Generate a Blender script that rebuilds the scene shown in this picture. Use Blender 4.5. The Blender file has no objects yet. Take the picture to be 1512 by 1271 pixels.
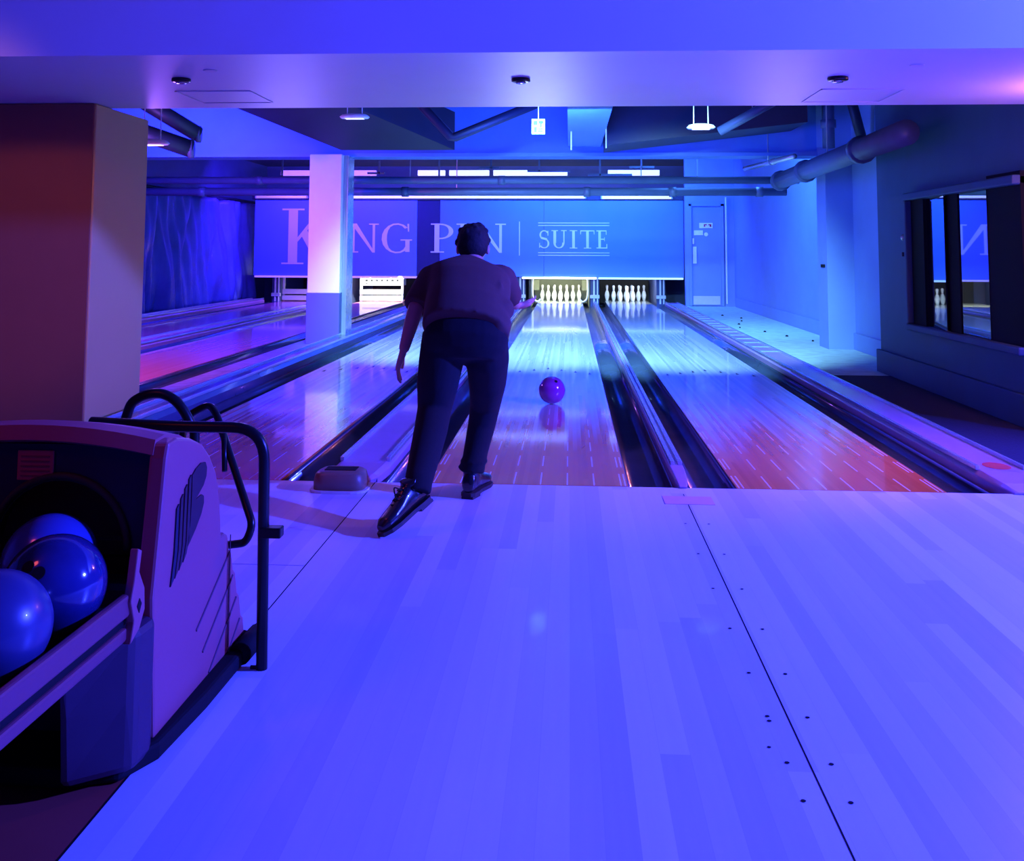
import bpy, bmesh, math, random
from math import pi, sin, cos, radians
from mathutils import Vector, Matrix
random.seed(7)
S = bpy.context.scene
COL = S.collection

# ---------------------------------------------------------------- camera
def make_camera():
    cd = bpy.data.cameras.new('camera'); co = bpy.data.objects.new('camera', cd); COL.objects.link(co)
    yaw, pit, rol = .0602, .0793, .004
    F = Vector((-sin(yaw)*cos(pit), cos(yaw)*cos(pit), sin(pit)))
    R = Vector((cos(yaw), sin(yaw), 0)); U = R.cross(F)
    R2 = R*cos(rol)+U*sin(rol); U2 = -R*sin(rol)+U*cos(rol)
    m = Matrix((R2, U2, -F)).transposed().to_4x4(); m.translation = (0, 0, 1.217)
    co.matrix_world = m
    cd.sensor_fit = 'HORIZONTAL'; cd.sensor_width = 36; cd.lens = 1415/1512*36
    cd.shift_y = -(635.5-258)/1512
    cd.clip_start = .05; cd.clip_end = 100
    S.camera = co
make_camera()

# ---------------------------------------------------------------- world, exposure, room lights and added fill lights
W = bpy.data.worlds.new('world'); S.world = W; W.use_nodes = True
W.node_tree.nodes['Background'].inputs[0].default_value = (.012, .012, .09, 1)
W.node_tree.nodes['Background'].inputs[1].default_value = .5
S.view_settings.view_transform = 'Standard'; S.view_settings.look = 'None'
S.view_settings.exposure = 0.0; S.view_settings.gamma = 1

def lamp(kind, loc, col, power, size=.2, target=None, size_y=None, angle=None, blend=.4, name='scene_light'):
    d = bpy.data.lights.new(name, kind); o = bpy.data.objects.new(name, d); COL.objects.link(o)
    d.color = col; d.energy = power; o.location = loc
    if kind == 'AREA':
        d.size = size
        if size_y: d.shape = 'RECTANGLE'; d.size_y = size_y
    else: d.shadow_soft_size = size
    if kind == 'SPOT': d.spot_size = radians(angle or 90); d.spot_blend = blend
    if target:
        o.rotation_euler = (Vector(target)-Vector(loc)).to_track_quat('-Z', 'Y').to_euler()
    return o
# blue wash over the approach, from the right side of the room
lamp('SPOT', (6.0, 3.3, 3.0), (.032, .048, 1), 9500, .09, (-.3, 3.6, 0), angle=95, blend=.5)
lamp('AREA', (.4, 1.0, 3.1), (.06, .05, 1), 1, 2.4, (.4, 2.4, 0))  # soft overhead fill, added to even out the approach
# pink lamps under the bulkhead at the right
lamp('POINT', (3.12, 5.75, 2.07), (1, .30, .50), 42, .05)
lamp('SPOT', (3.05, 5.3, 1.9), (1, .22, .22), 130, .1, (.4, 6.3, 0), angle=80, blend=.9)
# dim red light left
lamp('POINT', (-2.3, 1.2, 2.5), (1, .10, .10), 15, .2)
lamp('SPOT', (-2.6, 2.2, 2.7), (1, .30, .16), 130, .15, (-3.7, 6.3, 1.15), angle=30, blend=.8)  # unseen warm spot, added to redden the pillar
lamp('SPOT', (-2.6, 4.3, 2.1), (1, .10, .18), 22, .15, (-1.5, 4.4, 0), angle=62, blend=.9)  # unseen red spot, added to tint the bowler's shadow on the floor
# violet lamps over the left lanes
lamp('POINT', (-4.35, 9.6, 1.95), (.34, .12, 1), 110, .12)
lamp('AREA', (-5.2, 11.0, 3.0), (.03, .03, 1), 420, 1.0, (-5.2, 14.5, 1.2))
lamp('SPOT', (-6.3, 6.5, 1.9), (1, .12, .55), 1000, .15, (-4.6, 10.5, 0), angle=70, blend=.8)
lamp('SPOT', (-3.6, 7.5, 1.4), (.30, .20, 1), 20, .15, (-3.24, 12.6, 1.3), angle=22, blend=.8)
# blue-cyan lamps above the three lit lanes
for x, tx, an in ((-1.7, -1.6, 46), (-.7, -.3, 56), (1.0, 1.35, 56)):
    lamp('SPOT', (x, 7.7, 2.9), (.30, .72, 1), 3600, .12, (tx, 12.9, 0), angle=an, blend=.9)
lamp('AREA', (2.2, 14.5, 3.1), (.07, .28, 1), 190, .8, (3.1, 18.0, .2))
lamp('AREA', (-.2, 9.6, 2.0), (.03, .10, 1), 210, 1.2, (-.2, 12.8, 3.0))
# unseen uplights, added to brighten the bulkhead underside from the lane side
lamp('SPOT', (-.3, 9.4, 1.0), (.42, .50, 1), 150, .3, (-.1, 5.6, 2.2), angle=52, blend=1)
lamp('SPOT', (-2.6, 8.6, 1.3), (.26, .19, 1), 75, .3, (-1.8, 5.6, 2.2), angle=60, blend=1)
lamp('SPOT', (1.9, 8.6, 1.3), (.32, .22, 1), 75, .3, (1.9, 5.6, 2.2), angle=60, blend=1)
# wash on the masking banner
lamp('AREA', (-5.4, 20.6, 2.9), (.08, .02, 1), 420, 3.6, (-5.4, 22.3, 1.4), size_y=.2)
lamp('AREA', (.3, 20.6, 2.9), (.03, .12, 1), 480, 4.2, (.3, 22.3, 1.4), size_y=.2)
# pin deck lights behind the masking units
lamp('AREA', (-.224, 22.66, .56), (.95, 1, .62), 60, .95, (-.224, 23.8, .15), size_y=.05)
lamp('AREA', (-4.47, 22.42, .60), (1, 1, .85), 110, .95, (-4.47, 22.8, .2), size_y=.04)
lamp('AREA', (-2.06, 22.66, .56), (.9, 1, .8), 50, .95, (-2.06, 23.8, .15), size_y=.05)
lamp('AREA', (1.389, 22.66, .56), (.8, .9, .95), 22, .95, (1.389, 23.8, .15), size_y=.05)

# ---------------------------------------------------------------- materials
def new_mat(name):
    m = bpy.data.materials.new(name); m.use_nodes = True
    nt = m.node_tree; b = nt.nodes['Principled BSDF']
    return m, nt, b
def mat(name, c, rough=.5, metal=0, var=.12, scale=12, bump=0, emit=None, strength=0, spec=.5, coat=0):
    m, nt, b = new_mat(name)
    N = nt.nodes; L = nt.links
    tc = N.new('ShaderNodeTexCoord'); no = N.new('ShaderNodeTexNoise'); no.inputs['Scale'].default_value = scale
    no.inputs['Detail'].default_value = 4
    L.new(tc.outputs['Object'], no.inputs['Vector'])
    r = N.new('ShaderNodeMapRange'); r.inputs[3].default_value = 1-var; r.inputs[4].default_value = 1+var
    L.new(no.outputs['Fac'], r.inputs[0])
    v = N.new('ShaderNodeVectorMath'); v.operation = 'SCALE'; v.inputs[0].default_value = c[:3]
    L.new(r.outputs[0], v.inputs['Scale']); L.new(v.outputs[0], b.inputs['Base Color'])
    b.inputs['Roughness'].default_value = rough; b.inputs['Metallic'].default_value = metal
    b.inputs['Specular IOR Level'].default_value = spec; b.inputs['Coat Weight'].default_value = coat
    b.inputs['Coat Roughness'].default_value = .05
    if bump:
        bp = N.new('ShaderNodeBump'); bp.inputs['Strength'].default_value = bump; bp.inputs['Distance'].default_value = .01
        L.new(no.outputs['Fac'], bp.inputs['Height']); L.new(bp.outputs[0], b.inputs['Normal'])
    if emit:
        b.inputs['Emission Color'].default_value = (*emit, 1); b.inputs['Emission Strength'].default_value = strength
    return m
class NB:
    "tiny node-math helper"
    def __init__(s, nt): s.nt = nt
    def m(s, op, a, b=None, c=None):
        n = s.nt.nodes.new('ShaderNodeMath'); n.operation = op
        for i, v in enumerate((a, b, c)):
            if v is None: continue
            if isinstance(v, (int, float)): n.inputs[i].default_value = v
            else: s.nt.links.new(v, n.inputs[i])
        return n.outputs[0]
    def mix(s, f, a, b):
        n = s.nt.nodes.new('ShaderNodeMix'); n.data_type = 'RGBA'
        for i, v in ((0, f), (6, a), (7, b)):
            if isinstance(v, (int, float)): n.inputs[i].default_value = v
            elif isinstance(v, tuple): n.inputs[i].default_value = (*v, 1)
            else: s.nt.links.new(v, n.inputs[i])
        return n.outputs[2]
def boards(name, c1, c2, w, length, rough, heads=None, coat=0, seam=.55, lane_x=0):
    m, nt, b = new_mat(name); k = NB(nt); N = nt.nodes; L = nt.links
    g = N.new('ShaderNodeNewGeometry'); sp = N.new('ShaderNodeSeparateXYZ'); L.new(g.outputs['Position'], sp.inputs[0])
    x = k.m('SUBTRACT', sp.outputs[0], lane_x); y = sp.outputs[1]
    u = k.m('DIVIDE', x, w); col = k.m('FLOOR', u)
    wn = N.new('ShaderNodeTexWhiteNoise'); wn.noise_dimensions = '1D'; L.new(k.m('ADD', col, 31.3), wn.inputs['W'])
    v = k.m('ADD', k.m('DIVIDE', y, length), k.m('MULTIPLY', wn.outputs['Value'], 7.0)); row = k.m('FLOOR', v)
    cb = N.new('ShaderNodeCombineXYZ'); L.new(col, cb.inputs[0]); L.new(row, cb.inputs[1])
    w2 = N.new('ShaderNodeTexWhiteNoise'); w2.noise_dimensions = '3D'; L.new(cb.outputs[0], w2.inputs['Vector'])
    # stretched grain
    cg = N.new('ShaderNodeCombineXYZ'); L.new(k.m('MULTIPLY', x, 40), cg.inputs[0]); L.new(k.m('MULTIPLY', y, 1.6), cg.inputs[1])
    gr = N.new('ShaderNodeTexNoise'); gr.inputs['Scale'].default_value = 1; gr.inputs['Detail'].default_value = 5
    L.new(cg.outputs[0], gr.inputs['Vector'])
    f = k.m('ADD', k.m('MULTIPLY', w2.outputs['Value'], .75), k.m('MULTIPLY', gr.outputs['Fac'], .25))
    colr = k.mix(f, c1, c2)
    if heads:
        # brown near end; the light's fade down the lane painted in, board by board
        e = k.m('ADD', 7.25, k.m('MULTIPLY', wn.outputs['Value'], 1.3))
        mr = N.new('ShaderNodeMapRange'); L.new(y, mr.inputs[0]); L.new(k.m('SUBTRACT', e, 1.3), mr.inputs[1]); L.new(e, mr.inputs[2])
        mr.inputs[3].default_value = 1; mr.inputs[4].default_value = 0
        hc = k.mix(f, heads[0], heads[1])
        colr = k.mix(mr.outputs[0], colr, hc)
        # inlaid dash lines
        dx = k.m('ABSOLUTE', k.m('SUBTRACT', k.m('FRACT', k.m('DIVIDE', x, .1405)), .5))
        d1 = k.m('MAXIMUM', k.m('LESS_THAN', dx, .024), k.m('LESS_THAN', k.m('ABSOLUTE', k.m('SUBTRACT', k.m('ABSOLUTE', x), .514)), .0034))
        dy = k.m('LESS_THAN', k.m('FRACT', k.m('DIVIDE', k.m('SUBTRACT', y, 5.13), .43)), .62)
        ylim = k.m('LESS_THAN', y, 7.6)
        colr = k.mix(k.m('MULTIPLY', k.m('MULTIPLY', d1, dy), k.m('MULTIPLY', ylim, .85)), colr, (.95, .8, .9))
    fr = k.m('ABSOLUTE', k.m('SUBTRACT', k.m('FRACT', u), .5))
    sm = k.m('GREATER_THAN', fr, .488)
    colr = k.mix(k.m('MULTIPLY', sm, seam), colr, (.05, .05, .08))
    L.new(colr, b.inputs['Base Color'])
    b.inputs['Roughness'].default_value = rough; b.inputs['Specular IOR Level'].default_value = .3; b.inputs['Coat Weight'].default_value = coat; b.inputs['Coat Roughness'].default_value = .06
    return m
M = {}
M['approach'] = boards('approach_boards', (.46, .48, .64), (.76, .78, .90), .054*1.35, 2.6, .34, coat=.12, seam=.1)
for i, x in enumerate((-2.06, -.224, 1.389)):
    M['lane%d' % i] = boards('lane_boards', (.42, .46, .5), (.78, .82, .78), .0270, 3.0, .22, heads=((.62, .13, .035), (.80, .21, .06)), coat=.7, seam=.1, lane_x=x)
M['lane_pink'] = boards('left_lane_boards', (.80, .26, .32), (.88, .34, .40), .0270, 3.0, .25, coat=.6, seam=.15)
M['gutter'] = mat('gutter_plastic', (.035, .05, .09), .22, 0, .2, 6, coat=.5)
M['gutter_blue'] = mat('blue_gutter_plastic', (.06, .08, .17), .25, 0, .15, 6, coat=.4)
M['division'] = mat('lane_divider_vinyl', (.42, .26, .48), .3, 0, .15, 5, coat=.4)
M['steel'] = mat('brushed_rail', (.5, .55, .6), .25, .6, .1, 8)
M['red_floor'] = mat('dark_red_floor', (.30, .045, .035), .55, 0, .2, 3)
M['carpet'] = mat('dark_carpet', (.008, .008, .04), .95, 0, .35, 60, .3)
M['carpet_blue'] = mat('blue_carpet', (.22, .22, .5), .95, 0, .5, 9, .3)
M['dusty'] = mat('dusty_concrete', (.5, .66, .6), .85, 0, .35, 7, .2)
M['sub'] = mat('subfloor', (.04, .04, .06), .9)
M['ceil'] = mat('white_ceiling_paint', (.64, .66, .68), .5, 0, .04, 2.5)
M['ceil_dark'] = mat('dark_ceiling', (.05, .06, .12), .8, 0, .3, 3)
M['beam'] = mat('blue_beam_paint', (.10, .22, .6), .6, 0, .15, 3)
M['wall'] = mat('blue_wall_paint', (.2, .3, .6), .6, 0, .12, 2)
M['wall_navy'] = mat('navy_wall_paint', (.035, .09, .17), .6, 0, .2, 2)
M['wall_dark'] = mat('dark_blue_wall_paint', (.06, .08, .2), .6, 0, .2, 2)
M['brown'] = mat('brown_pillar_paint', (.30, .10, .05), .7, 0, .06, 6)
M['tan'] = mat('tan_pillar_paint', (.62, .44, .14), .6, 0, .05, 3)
M['lilac'] = mat('white_column_paint', (.8, .74, .82), .5, 0, .06, 3)
M['col_blue'] = mat('blue_column_paint', (.06, .08, .3), .5, 0, .1, 6)
M['banner'] = mat('banner_vinyl', (.10, .22, .8), .55, 0, .08, 1.5)
M['banner_letter'] = mat('banner_letter_vinyl', (.72, .72, .8), .5, 0, .05, 3)
M['white'] = mat('white_enamel', (.85, .86, .84), .35)
M['offwhite'] = mat('offwhite_plastic', (.62, .6, .55), .4)
M['black'] = mat('black_enamel', (.008, .008, .010), .3, 0, .1, 5, spec=.3)
M['blackm'] = mat('matte_black', (.006, .006, .009), .8, spec=.2)
M['pit'] = mat('pit_black_rubber', (.02, .02, .02), .8)
M['glow'] = mat('tube_glow', (.9, .9, .9), .4, emit=(.75, .78, 1), strength=.9)
M['glow_warm'] = mat('deck_light_glow', (.9, .9, .8), .4, emit=(.85, 1, .62), strength=2.2)
M['glow_cyan'] = mat('edge_light_glow', (.9, .9, .8), .4, emit=(.45, .8, .9), strength=1.0)
M['glow_violet'] = mat('violet_edge_glow', (.9, .9, .8), .4, emit=(.45, .2, 1), strength=.55)
M['duct'] = mat('painted_pipe', (.08, .12, .22), .45, .1, .15, 6)
M['duct_dark'] = mat('dark_duct', (.018, .022, .05), .5, .2, .2, 5)
M['curtain'] = mat('blue_curtain_cloth', (.10, .11, .42), .45, 0, .3, 3)
M['hood'] = mat('hood_plastic', (.42, .10, .11), .42, 0, .05, 3)
M['hood_dark'] = mat('hood_fascia_black', (.016, .016, .02), .5, 0, .3, 4)
M['hood_logo'] = mat('emblem_purple', (.035, .006, .02), .5)
M['louvre'] = mat('louvre_purple', (.13, .04, .07), .5)
M['rail_tray'] = mat('tray_rail', (.24, .05, .07), .45, 0, .06, 4)
M['label_red'] = mat('red_label', (.5, .06, .06), .5, 0, .2, 30)
M['ball_blue'] = mat('blue_ball_urethane', (.05, .07, .28), .2, 0, .2, 5, coat=.6)
M['ball_matte'] = mat('matte_blue_ball', (.04, .045, .13), .32, 0, .2, 5, coat=.15)
M['ball_swirl'] = mat('speckled_blue_ball', (.02, .025, .12), .12, 0, .7, 9, coat=.8)
M['ball_purple'] = mat('purple_ball', (.26, .025, .27), .12, 0, .3, 6, coat=1)
M['skin'] = mat('skin', (.50, .27, .21), .5, 0, .06, 20)
M['hair'] = mat('dark_hair', (.004, .0035, .0035), .8, 0, .3, 60, .4)
M['shirt'] = mat('grey_shirt_cloth', (.10, .042, .03), .95, 0, .12, 12, .25)
M['trousers'] = mat('black_trouser_cloth', (.004, .004, .006), .95, 0, .2, 20, .2)
M['boot'] = mat('black_leather', (.014, .013, .014), .25, 0, .2, 10, coat=.4)
M['sole'] = mat('boot_sole', (.03, .02, .02), .7)
M['pin'] = mat('pin_white', (.92, .92, .88), .25, 0, .02, 5, coat=.3)
M['pin_red'] = mat('pin_stripe_red', (.6, .03, .03), .35)
M['sign'] = mat('sign_white', (.85, .85, .85), .5)
M['green'] = mat('exit_green', (.004, .09, .05), .5)
M['sign_lit'] = mat('exit_sign_panel', (.8, .85, .8), .5, emit=(.55, .9, .75), strength=.1)
M['ink_red'] = mat('sign_ink', (.4, .02, .04), .5)
M['beige'] = mat('beige_unit_plastic', (.2, .12, .08), .4)
M['tape'] = mat('pink_tape', (.72, .42, .75), .5)
M['lens'] = mat('downlight_lens', (.5, .5, .5), .1, .8)
# window glass: a strongly reflecting dark pane
gm, nt, b = new_mat('window_glass'); M['glass'] = gm
b.inputs['Base Color'].default_value = (.006, .006, .02, 1); b.inputs['Roughness'].default_value = .015
b.inputs['IOR'].default_value = 2.6; b.inputs['Specular IOR Level'].default_value = .9

# ---------------------------------------------------------------- mesh helpers
def link(name, bm, m, parent=None, smooth=False, bevel=0, loc=None):
    me = bpy.data.meshes.new(name); bmesh.ops.recalc_face_normals(bm, faces=bm.faces); bm.to_mesh(me); bm.free()
    o = bpy.data.objects.new(name, me); COL.objects.link(o)
    if isinstance(m, (list, tuple)):
        for q in m: me.materials.append(q)
    else: me.materials.append(m)
    if smooth:
        for p in me.polygons: p.use_smooth = True
    if bevel:
        bv = o.modifiers.new('bevel', 'BEVEL'); bv.width = bevel; bv.segments = 2; bv.limit_method = 'ANGLE'; bv.angle_limit = radians(40)
    if parent: o.parent = parent
    if loc: o.location = loc
    return o
def tag(o, label=None, cat=None, group=None, kind=None):
    if label: o['label'] = label
    if cat: o['category'] = cat
    if group: o['group'] = group
    if kind: o['kind'] = kind
    return o
def thing(name, loc, label, cat, group=None, rz=0):
    o = bpy.data.objects.new(name, None); COL.objects.link(o); o.location = loc; o.rotation_euler = (0, 0, rz)
    o.empty_display_size = .1
    return tag(o, label, cat, group)
def box(bm, x0, x1, y0, y1, z0, z1, mi=0):
    r = bmesh.ops.create_cube(bm, size=1)
    for v in r['verts']:
        v.co = Vector(((x0+x1)/2+v.co.x*(x1-x0), (y0+y1)/2+v.co.y*(y1-y0), (z0+z1)/2+v.co.z*(z1-z0)))
    if mi:
        for f in bm.faces:
            if all(v in r['verts'] for v in f.verts): f.material_index = mi
def B(*a): bm = bmesh.new(); box(bm, *a); return bm
def boxes(lst):
    bm = bmesh.new()
    for a in lst: box(bm, *a)
    return bm
def struct(name, bm, m, **k): return tag(link(name, bm, m, **k), kind='structure')
def loft(bm, rings, cap=True, close=True):
    vs = [[bm.verts.new(p) for p in r] for r in rings]
    for a, b_ in zip(vs, vs[1:]):
        n = len(a)
        for i in range(n if close else n-1):
            bm.faces.new((a[i], a[(i+1) % n], b_[(i+1) % n], b_[i]))
    if cap: bm.faces.new(vs[0]); bm.faces.new(list(reversed(vs[-1])))
    return vs
def tube(bm, pts, rad, seg=12, flat=None):
    pts = [Vector(p) for p in pts]; n = len(pts)
    if isinstance(rad, (int, float)): rad = [rad]*n
    tang = [(pts[min(i+1, n-1)]-pts[max(i-1, 0)]).normalized() for i in range(n)]
    t = tang[0]; u = t.orthogonal().normalized()
    rings = []
    for i in range(n):
        if i: q = tang[i-1].rotation_difference(tang[i]); u = q @ u
        u = (u-tang[i]*u.dot(tang[i])).normalized(); v = tang[i].cross(u)
        rings.append([pts[i]+(u*cos(2*pi*k/seg)+v*sin(2*pi*k/seg))*rad[i] for k in range(seg)])
    loft(bm, rings)
def spline(pts, n=8):
    P = [Vector(p) for p in pts]; P = [2*P[0]-P[1]]+P+[2*P[-1]-P[-2]]; out = []
    for i in range(1, len(P)-2):
        for k in range(n):
            t = k/n; a, b_, c, d = P[i-1:i+3]
            out.append(.5*((2*b_)+(c-a)*t+(2*a-5*b_+4*c-d)*t*t+(-a+3*b_-3*c+d)*t**3))
    out.append(P[-2]); return out
def fillet(pts, r, n=6):
    P = [Vector(p) for p in pts]; out = [P[0]]
    for i in range(1, len(P)-1):
        a = (P[i-1]-P[i]); c = (P[i+1]-P[i]); rr = min(r, a.length*.45, c.length*.45)
        s = P[i]+a.normalized()*rr; e = P[i]+c.normalized()*rr
        for k in range(n+1):
            t = k/n; out.append(s*(1-t)**2+P[i]*2*t*(1-t)+e*t*t)
    out.append(P[-1]); return out
def T(pts, r, seg=12): bm = bmesh.new(); tube(bm, pts, r, seg); return bm
def lathe(bm, prof, seg=24, c=(0, 0, 0)):
    rings = [[Vector((c[0]+r*cos(2*pi*k/seg), c[1]+r*sin(2*pi*k/seg), c[2]+z)) for k in range(seg)] for r, z in prof]
    loft(bm, rings)
def ell(c, ax, ay, n=20, p=2.0):
    c = Vector(c); ax = Vector(ax); ay = Vector(ay); out = []
    for k in range(n):
        a = 2*pi*k/n; cx, sy = cos(a), sin(a)
        out.append(c+ax*math.copysign(abs(cx)**(2/p), cx)+ay*math.copysign(abs(sy)**(2/p), sy))
    return out
def sphere(bm, c, r, u=24, v=16, m=None):
    q = bmesh.ops.create_uvsphere(bm, u_segments=u, v_segments=v, radius=1)
    s = Vector(r) if not isinstance(r, (int, float)) else Vector((r, r, r))
    for w in q['verts']:
        p = Vector((w.co.x*s.x, w.co.y*s.y, w.co.z*s.z))
        if m: p = m @ p
        w.co = p+Vector(c)
    return q['verts']
def remesh(o, vox, sm=4):
    r = o.modifiers.new('remesh', 'REMESH'); r.mode = 'VOXEL'; r.voxel_size = vox; r.use_smooth_shade = True
    s = o.modifiers.new('smooth', 'SMOOTH'); s.factor = .5; s.iterations = sm

# ---------------------------------------------------------------- the setting
YF = 5.11
struct('floor', B(-1.02, 8, -2, YF, -.12, 0), M['approach'])
struct('floor', B(-8, -1.026, 3.766, YF, -.12, 0), M['approach'])
struct('floor', B(-8, -1.026, 2.5, 3.76, -.12, 0), M['approach'])
struct('floor', B(-8, -1.026, -2, 2.494, -.12, -.002), M['red_floor'])
struct('floor', B(-9, 5, YF+.005, 25.4, -.30, -.20), M['sub'])
struct('floor', B(2.49, 6.4, YF+.01, 9.9, -.2, -.01), M['carpet'])
struct('floor', B(2.49, 4.6, 9.9, 22.0, -.2, -.01), M['dusty'])
struct('floor', B(-3.66, -3.08, YF+.01, 22.2, -.2, -.02), M['carpet_blue'])
# seam and its screw heads
struct('trim_1', B(.5685, .5725, -2, 4.98, -.004, .0008), M['blackm'])
bm = bmesh.new()
for k, y in enumerate((4.45, 4.02, 3.62, 3.25, 2.92, 2.66, 2.43, 2.27)):
    for s in (-1, 1):
        bmesh.ops.create_circle(bm, cap_ends=True, radius=.006, segments=10, matrix=Matrix.Translation((.57+s*.052, y, .0012)))
bmesh.ops.create_circle(bm, cap_ends=True, radius=.006, segments=10, matrix=Matrix.Translation((.518, 2.635, .0012)))
bmesh.ops.create_circle(bm, cap_ends=True, radius=.005, segments=10, matrix=Matrix.Translation((.49, 2.5, .0012)))
struct('trim_2', bm, M['blackm'])
struct('trim_3', B(-1.026, -1.02, -2, YF, -.01, -.001), M['blackm'])

# bulkhead above the foul line, dark ceilings
struct('ceiling', B(-9, 8, 4.78, 6.62, 2.22, 3.6), M['ceil'])
struct('ceiling', B(-9, 8, -2, 4.78, 3.2, 3.6), M['ceil_dark'])
struct('ceiling', B(-9, 6.4, 6.62, 25.4, 3.45, 3.6), M['ceil_dark'])
struct('wall_left', B(-8.3, -8.1, -2, 25.4, -.2, 3.5), M['wall_dark'])
struct('wall_near', B(-9, 8, -2.2, -2, 0, 3.2), M['wall_dark'])
struct('wall_back', B(-8.2, 5, 25.2, 25.4, -.2, 3.5), M['wall_dark'])
# right wall, stepping in and out
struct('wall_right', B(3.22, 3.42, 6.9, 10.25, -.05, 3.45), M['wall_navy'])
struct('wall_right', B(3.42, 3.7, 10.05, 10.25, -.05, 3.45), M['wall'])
struct('wall_right', B(3.62, 3.82, 10.25, 12.5, -.05, 3.45), M['wall'])
struct('wall_right', B(3.28, 3.82, 12.5, 12.95, -.05, 3.45), M['wall'])
struct('wall_right', B(3.72, 3.92, 12.95, 22.0, -.05, 3.45), M['wall'])
struct('wall_right', B(3.42, 8, 6.9, 7.1, -.05, 3.45), M['wall_dark'])
struct('wall_right', B(7.8, 8, -2, 6.9, 0, 3.45), M['wall_dark'])
struct('baseboard_right', B(3.69, 3.72, 12.95, 21.8, -.01, .2), M['wall'], bevel=.006)
struct('baseboard_right', B(3.59, 3.62, 10.25, 12.5, -.01, .2), M['wall'], bevel=.006)
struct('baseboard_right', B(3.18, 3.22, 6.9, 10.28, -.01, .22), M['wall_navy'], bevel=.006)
# end wall with the door
struct('wall_end', boxes([(2.62, 2.74, 22.0, 22.15, -.05, 3.45), (3.5, 3.75, 22.0, 22.15, -.05, 3.45), (2.74, 3.5, 22.0, 22.15, 2.3, 3.45)]), M['wall'])
d = struct('door_1', B(2.76, 3.42, 22.02, 22.07, .0, 2.25), M['wall'])
link('door_frame', boxes([(2.70, 2.76, 21.96, 22.02, 0, 2.3), (3.42, 3.48, 21.96, 22.02, 0, 2.3), (2.70, 3.48, 21.96, 22.02, 2.25, 2.31)]), M['wall'], d)
link('kick_plate', B(2.79, 3.39, 22.0, 22.02, .03, .22), M['offwhite'], d)
link('handle_plate', B(2.79, 2.87, 21.99, 22.02, .95, 1.33), M['white'], d)
link('lock_plate', B(2.78, 2.82, 21.995, 22.02, 1.39, 1.52), M['white'], d)
sg = link('door_sign', B(2.94, 3.24, 22.0, 22.018, 1.75, 1.87), M['sign'], d)
link('sign_text', boxes([(3.04, 3.07, 21.995, 22.0, 1.78, 1.84), (3.07, 3.11, 21.995, 22.0, 1.815, 1.84), (3.14, 3.17, 21.995, 22.0, 1.815, 1.84), (3.17, 3.21, 21.995, 22.0, 1.78, 1.84)]), M['ink_red'], sg)
link('door_notice', B(2.82, 3.02, 22.0, 22.018, 1.59, 1.70), M['sign'], d)
bm = bmesh.new(); bmesh.ops.create_cone(bm, cap_ends=True, segments=20, radius1=.045, radius2=.045, depth=.012, matrix=Matrix.Translation((3.09, 22.008, 1.61)) @ Matrix.Rotation(pi/2, 4, 'X'))
link('door_disc', bm, M['sign'], d)
tag(link('conduit_pipe', T([(3.53, 21.93, .05), (3.53, 21.93, 2.45)], .018), M['glow_cyan'].copy() if 0 else M['white']), 'thin white vertical pipe running beside the door at the right', 'pipe')

# big pillar at the left, brown front and tan side, white head
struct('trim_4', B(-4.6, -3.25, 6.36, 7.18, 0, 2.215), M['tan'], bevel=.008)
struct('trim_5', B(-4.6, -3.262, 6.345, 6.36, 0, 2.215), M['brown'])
# slim column in the lanes
c = tag(thing('support_column', (-3.24, 12.82, 0), 'tall white square column with blue painted foot standing in front of the banner', 'column'))
link('upper_shaft', B(-.235, .20, -.22, .35, .65, 2.5), M['lilac'], c, bevel=.01)
link('painted_base', B(-.245, .205, -.226, .355, -.02, .65), M['col_blue'], c, bevel=.008)
link('side_channel', B(.205, .262, -.1, .25, -.02, 2.5), M['steel'], c)

# transverse beam etc above the lanes
struct('trim_6', B(-8.1, 3.7, 12.9, 13.25, 2.5, 3.45), M['beam'])
struct('trim_7', B(-8.1, 3.7, 12.86, 13.3, 2.49, 2.54), M['beam'])
struct('trim_8', B(-.02, .42, 9.0, 13.0, 2.62, 3.45), M['beam'])
# window with two panes and a dark board for the third in the right wall
w = struct('window_1', boxes([(3.12, 3.215, 6.95, 9.2, .50, .56), (3.12, 3.215, 6.95, 9.2, 1.70, 1.77), (3.12, 3.215, 9.14, 9.2, .56, 1.70)]), M['wall_navy'], bevel=.012)
link('window_post', B(3.175, 3.215, 8.83, 9.14, .56, 1.70), M['blackm'], w)
link('window_post', B(3.175, 3.215, 8.06, 8.28, .56, 1.74), M['blackm'], w)
link('window_post', B(3.175, 3.215, 6.95, 7.50, .56, 1.80), M['blackm'], w)  # post widened into a dark board, standing in for a pane's dark reflection
for y0, y1, GA in ((8.28, 8.83, -.11), (7.50, 8.06, -.027)):
    cy = (y0+y1)/2; hl = (y1-y0)/2+.004; a = GA
    g = link('window_pane', B(-.004, .004, -hl, hl, -.57, .57), M['glass'], w, loc=(3.18, cy, 1.13)); g.rotation_euler = (0, 0, a)

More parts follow.
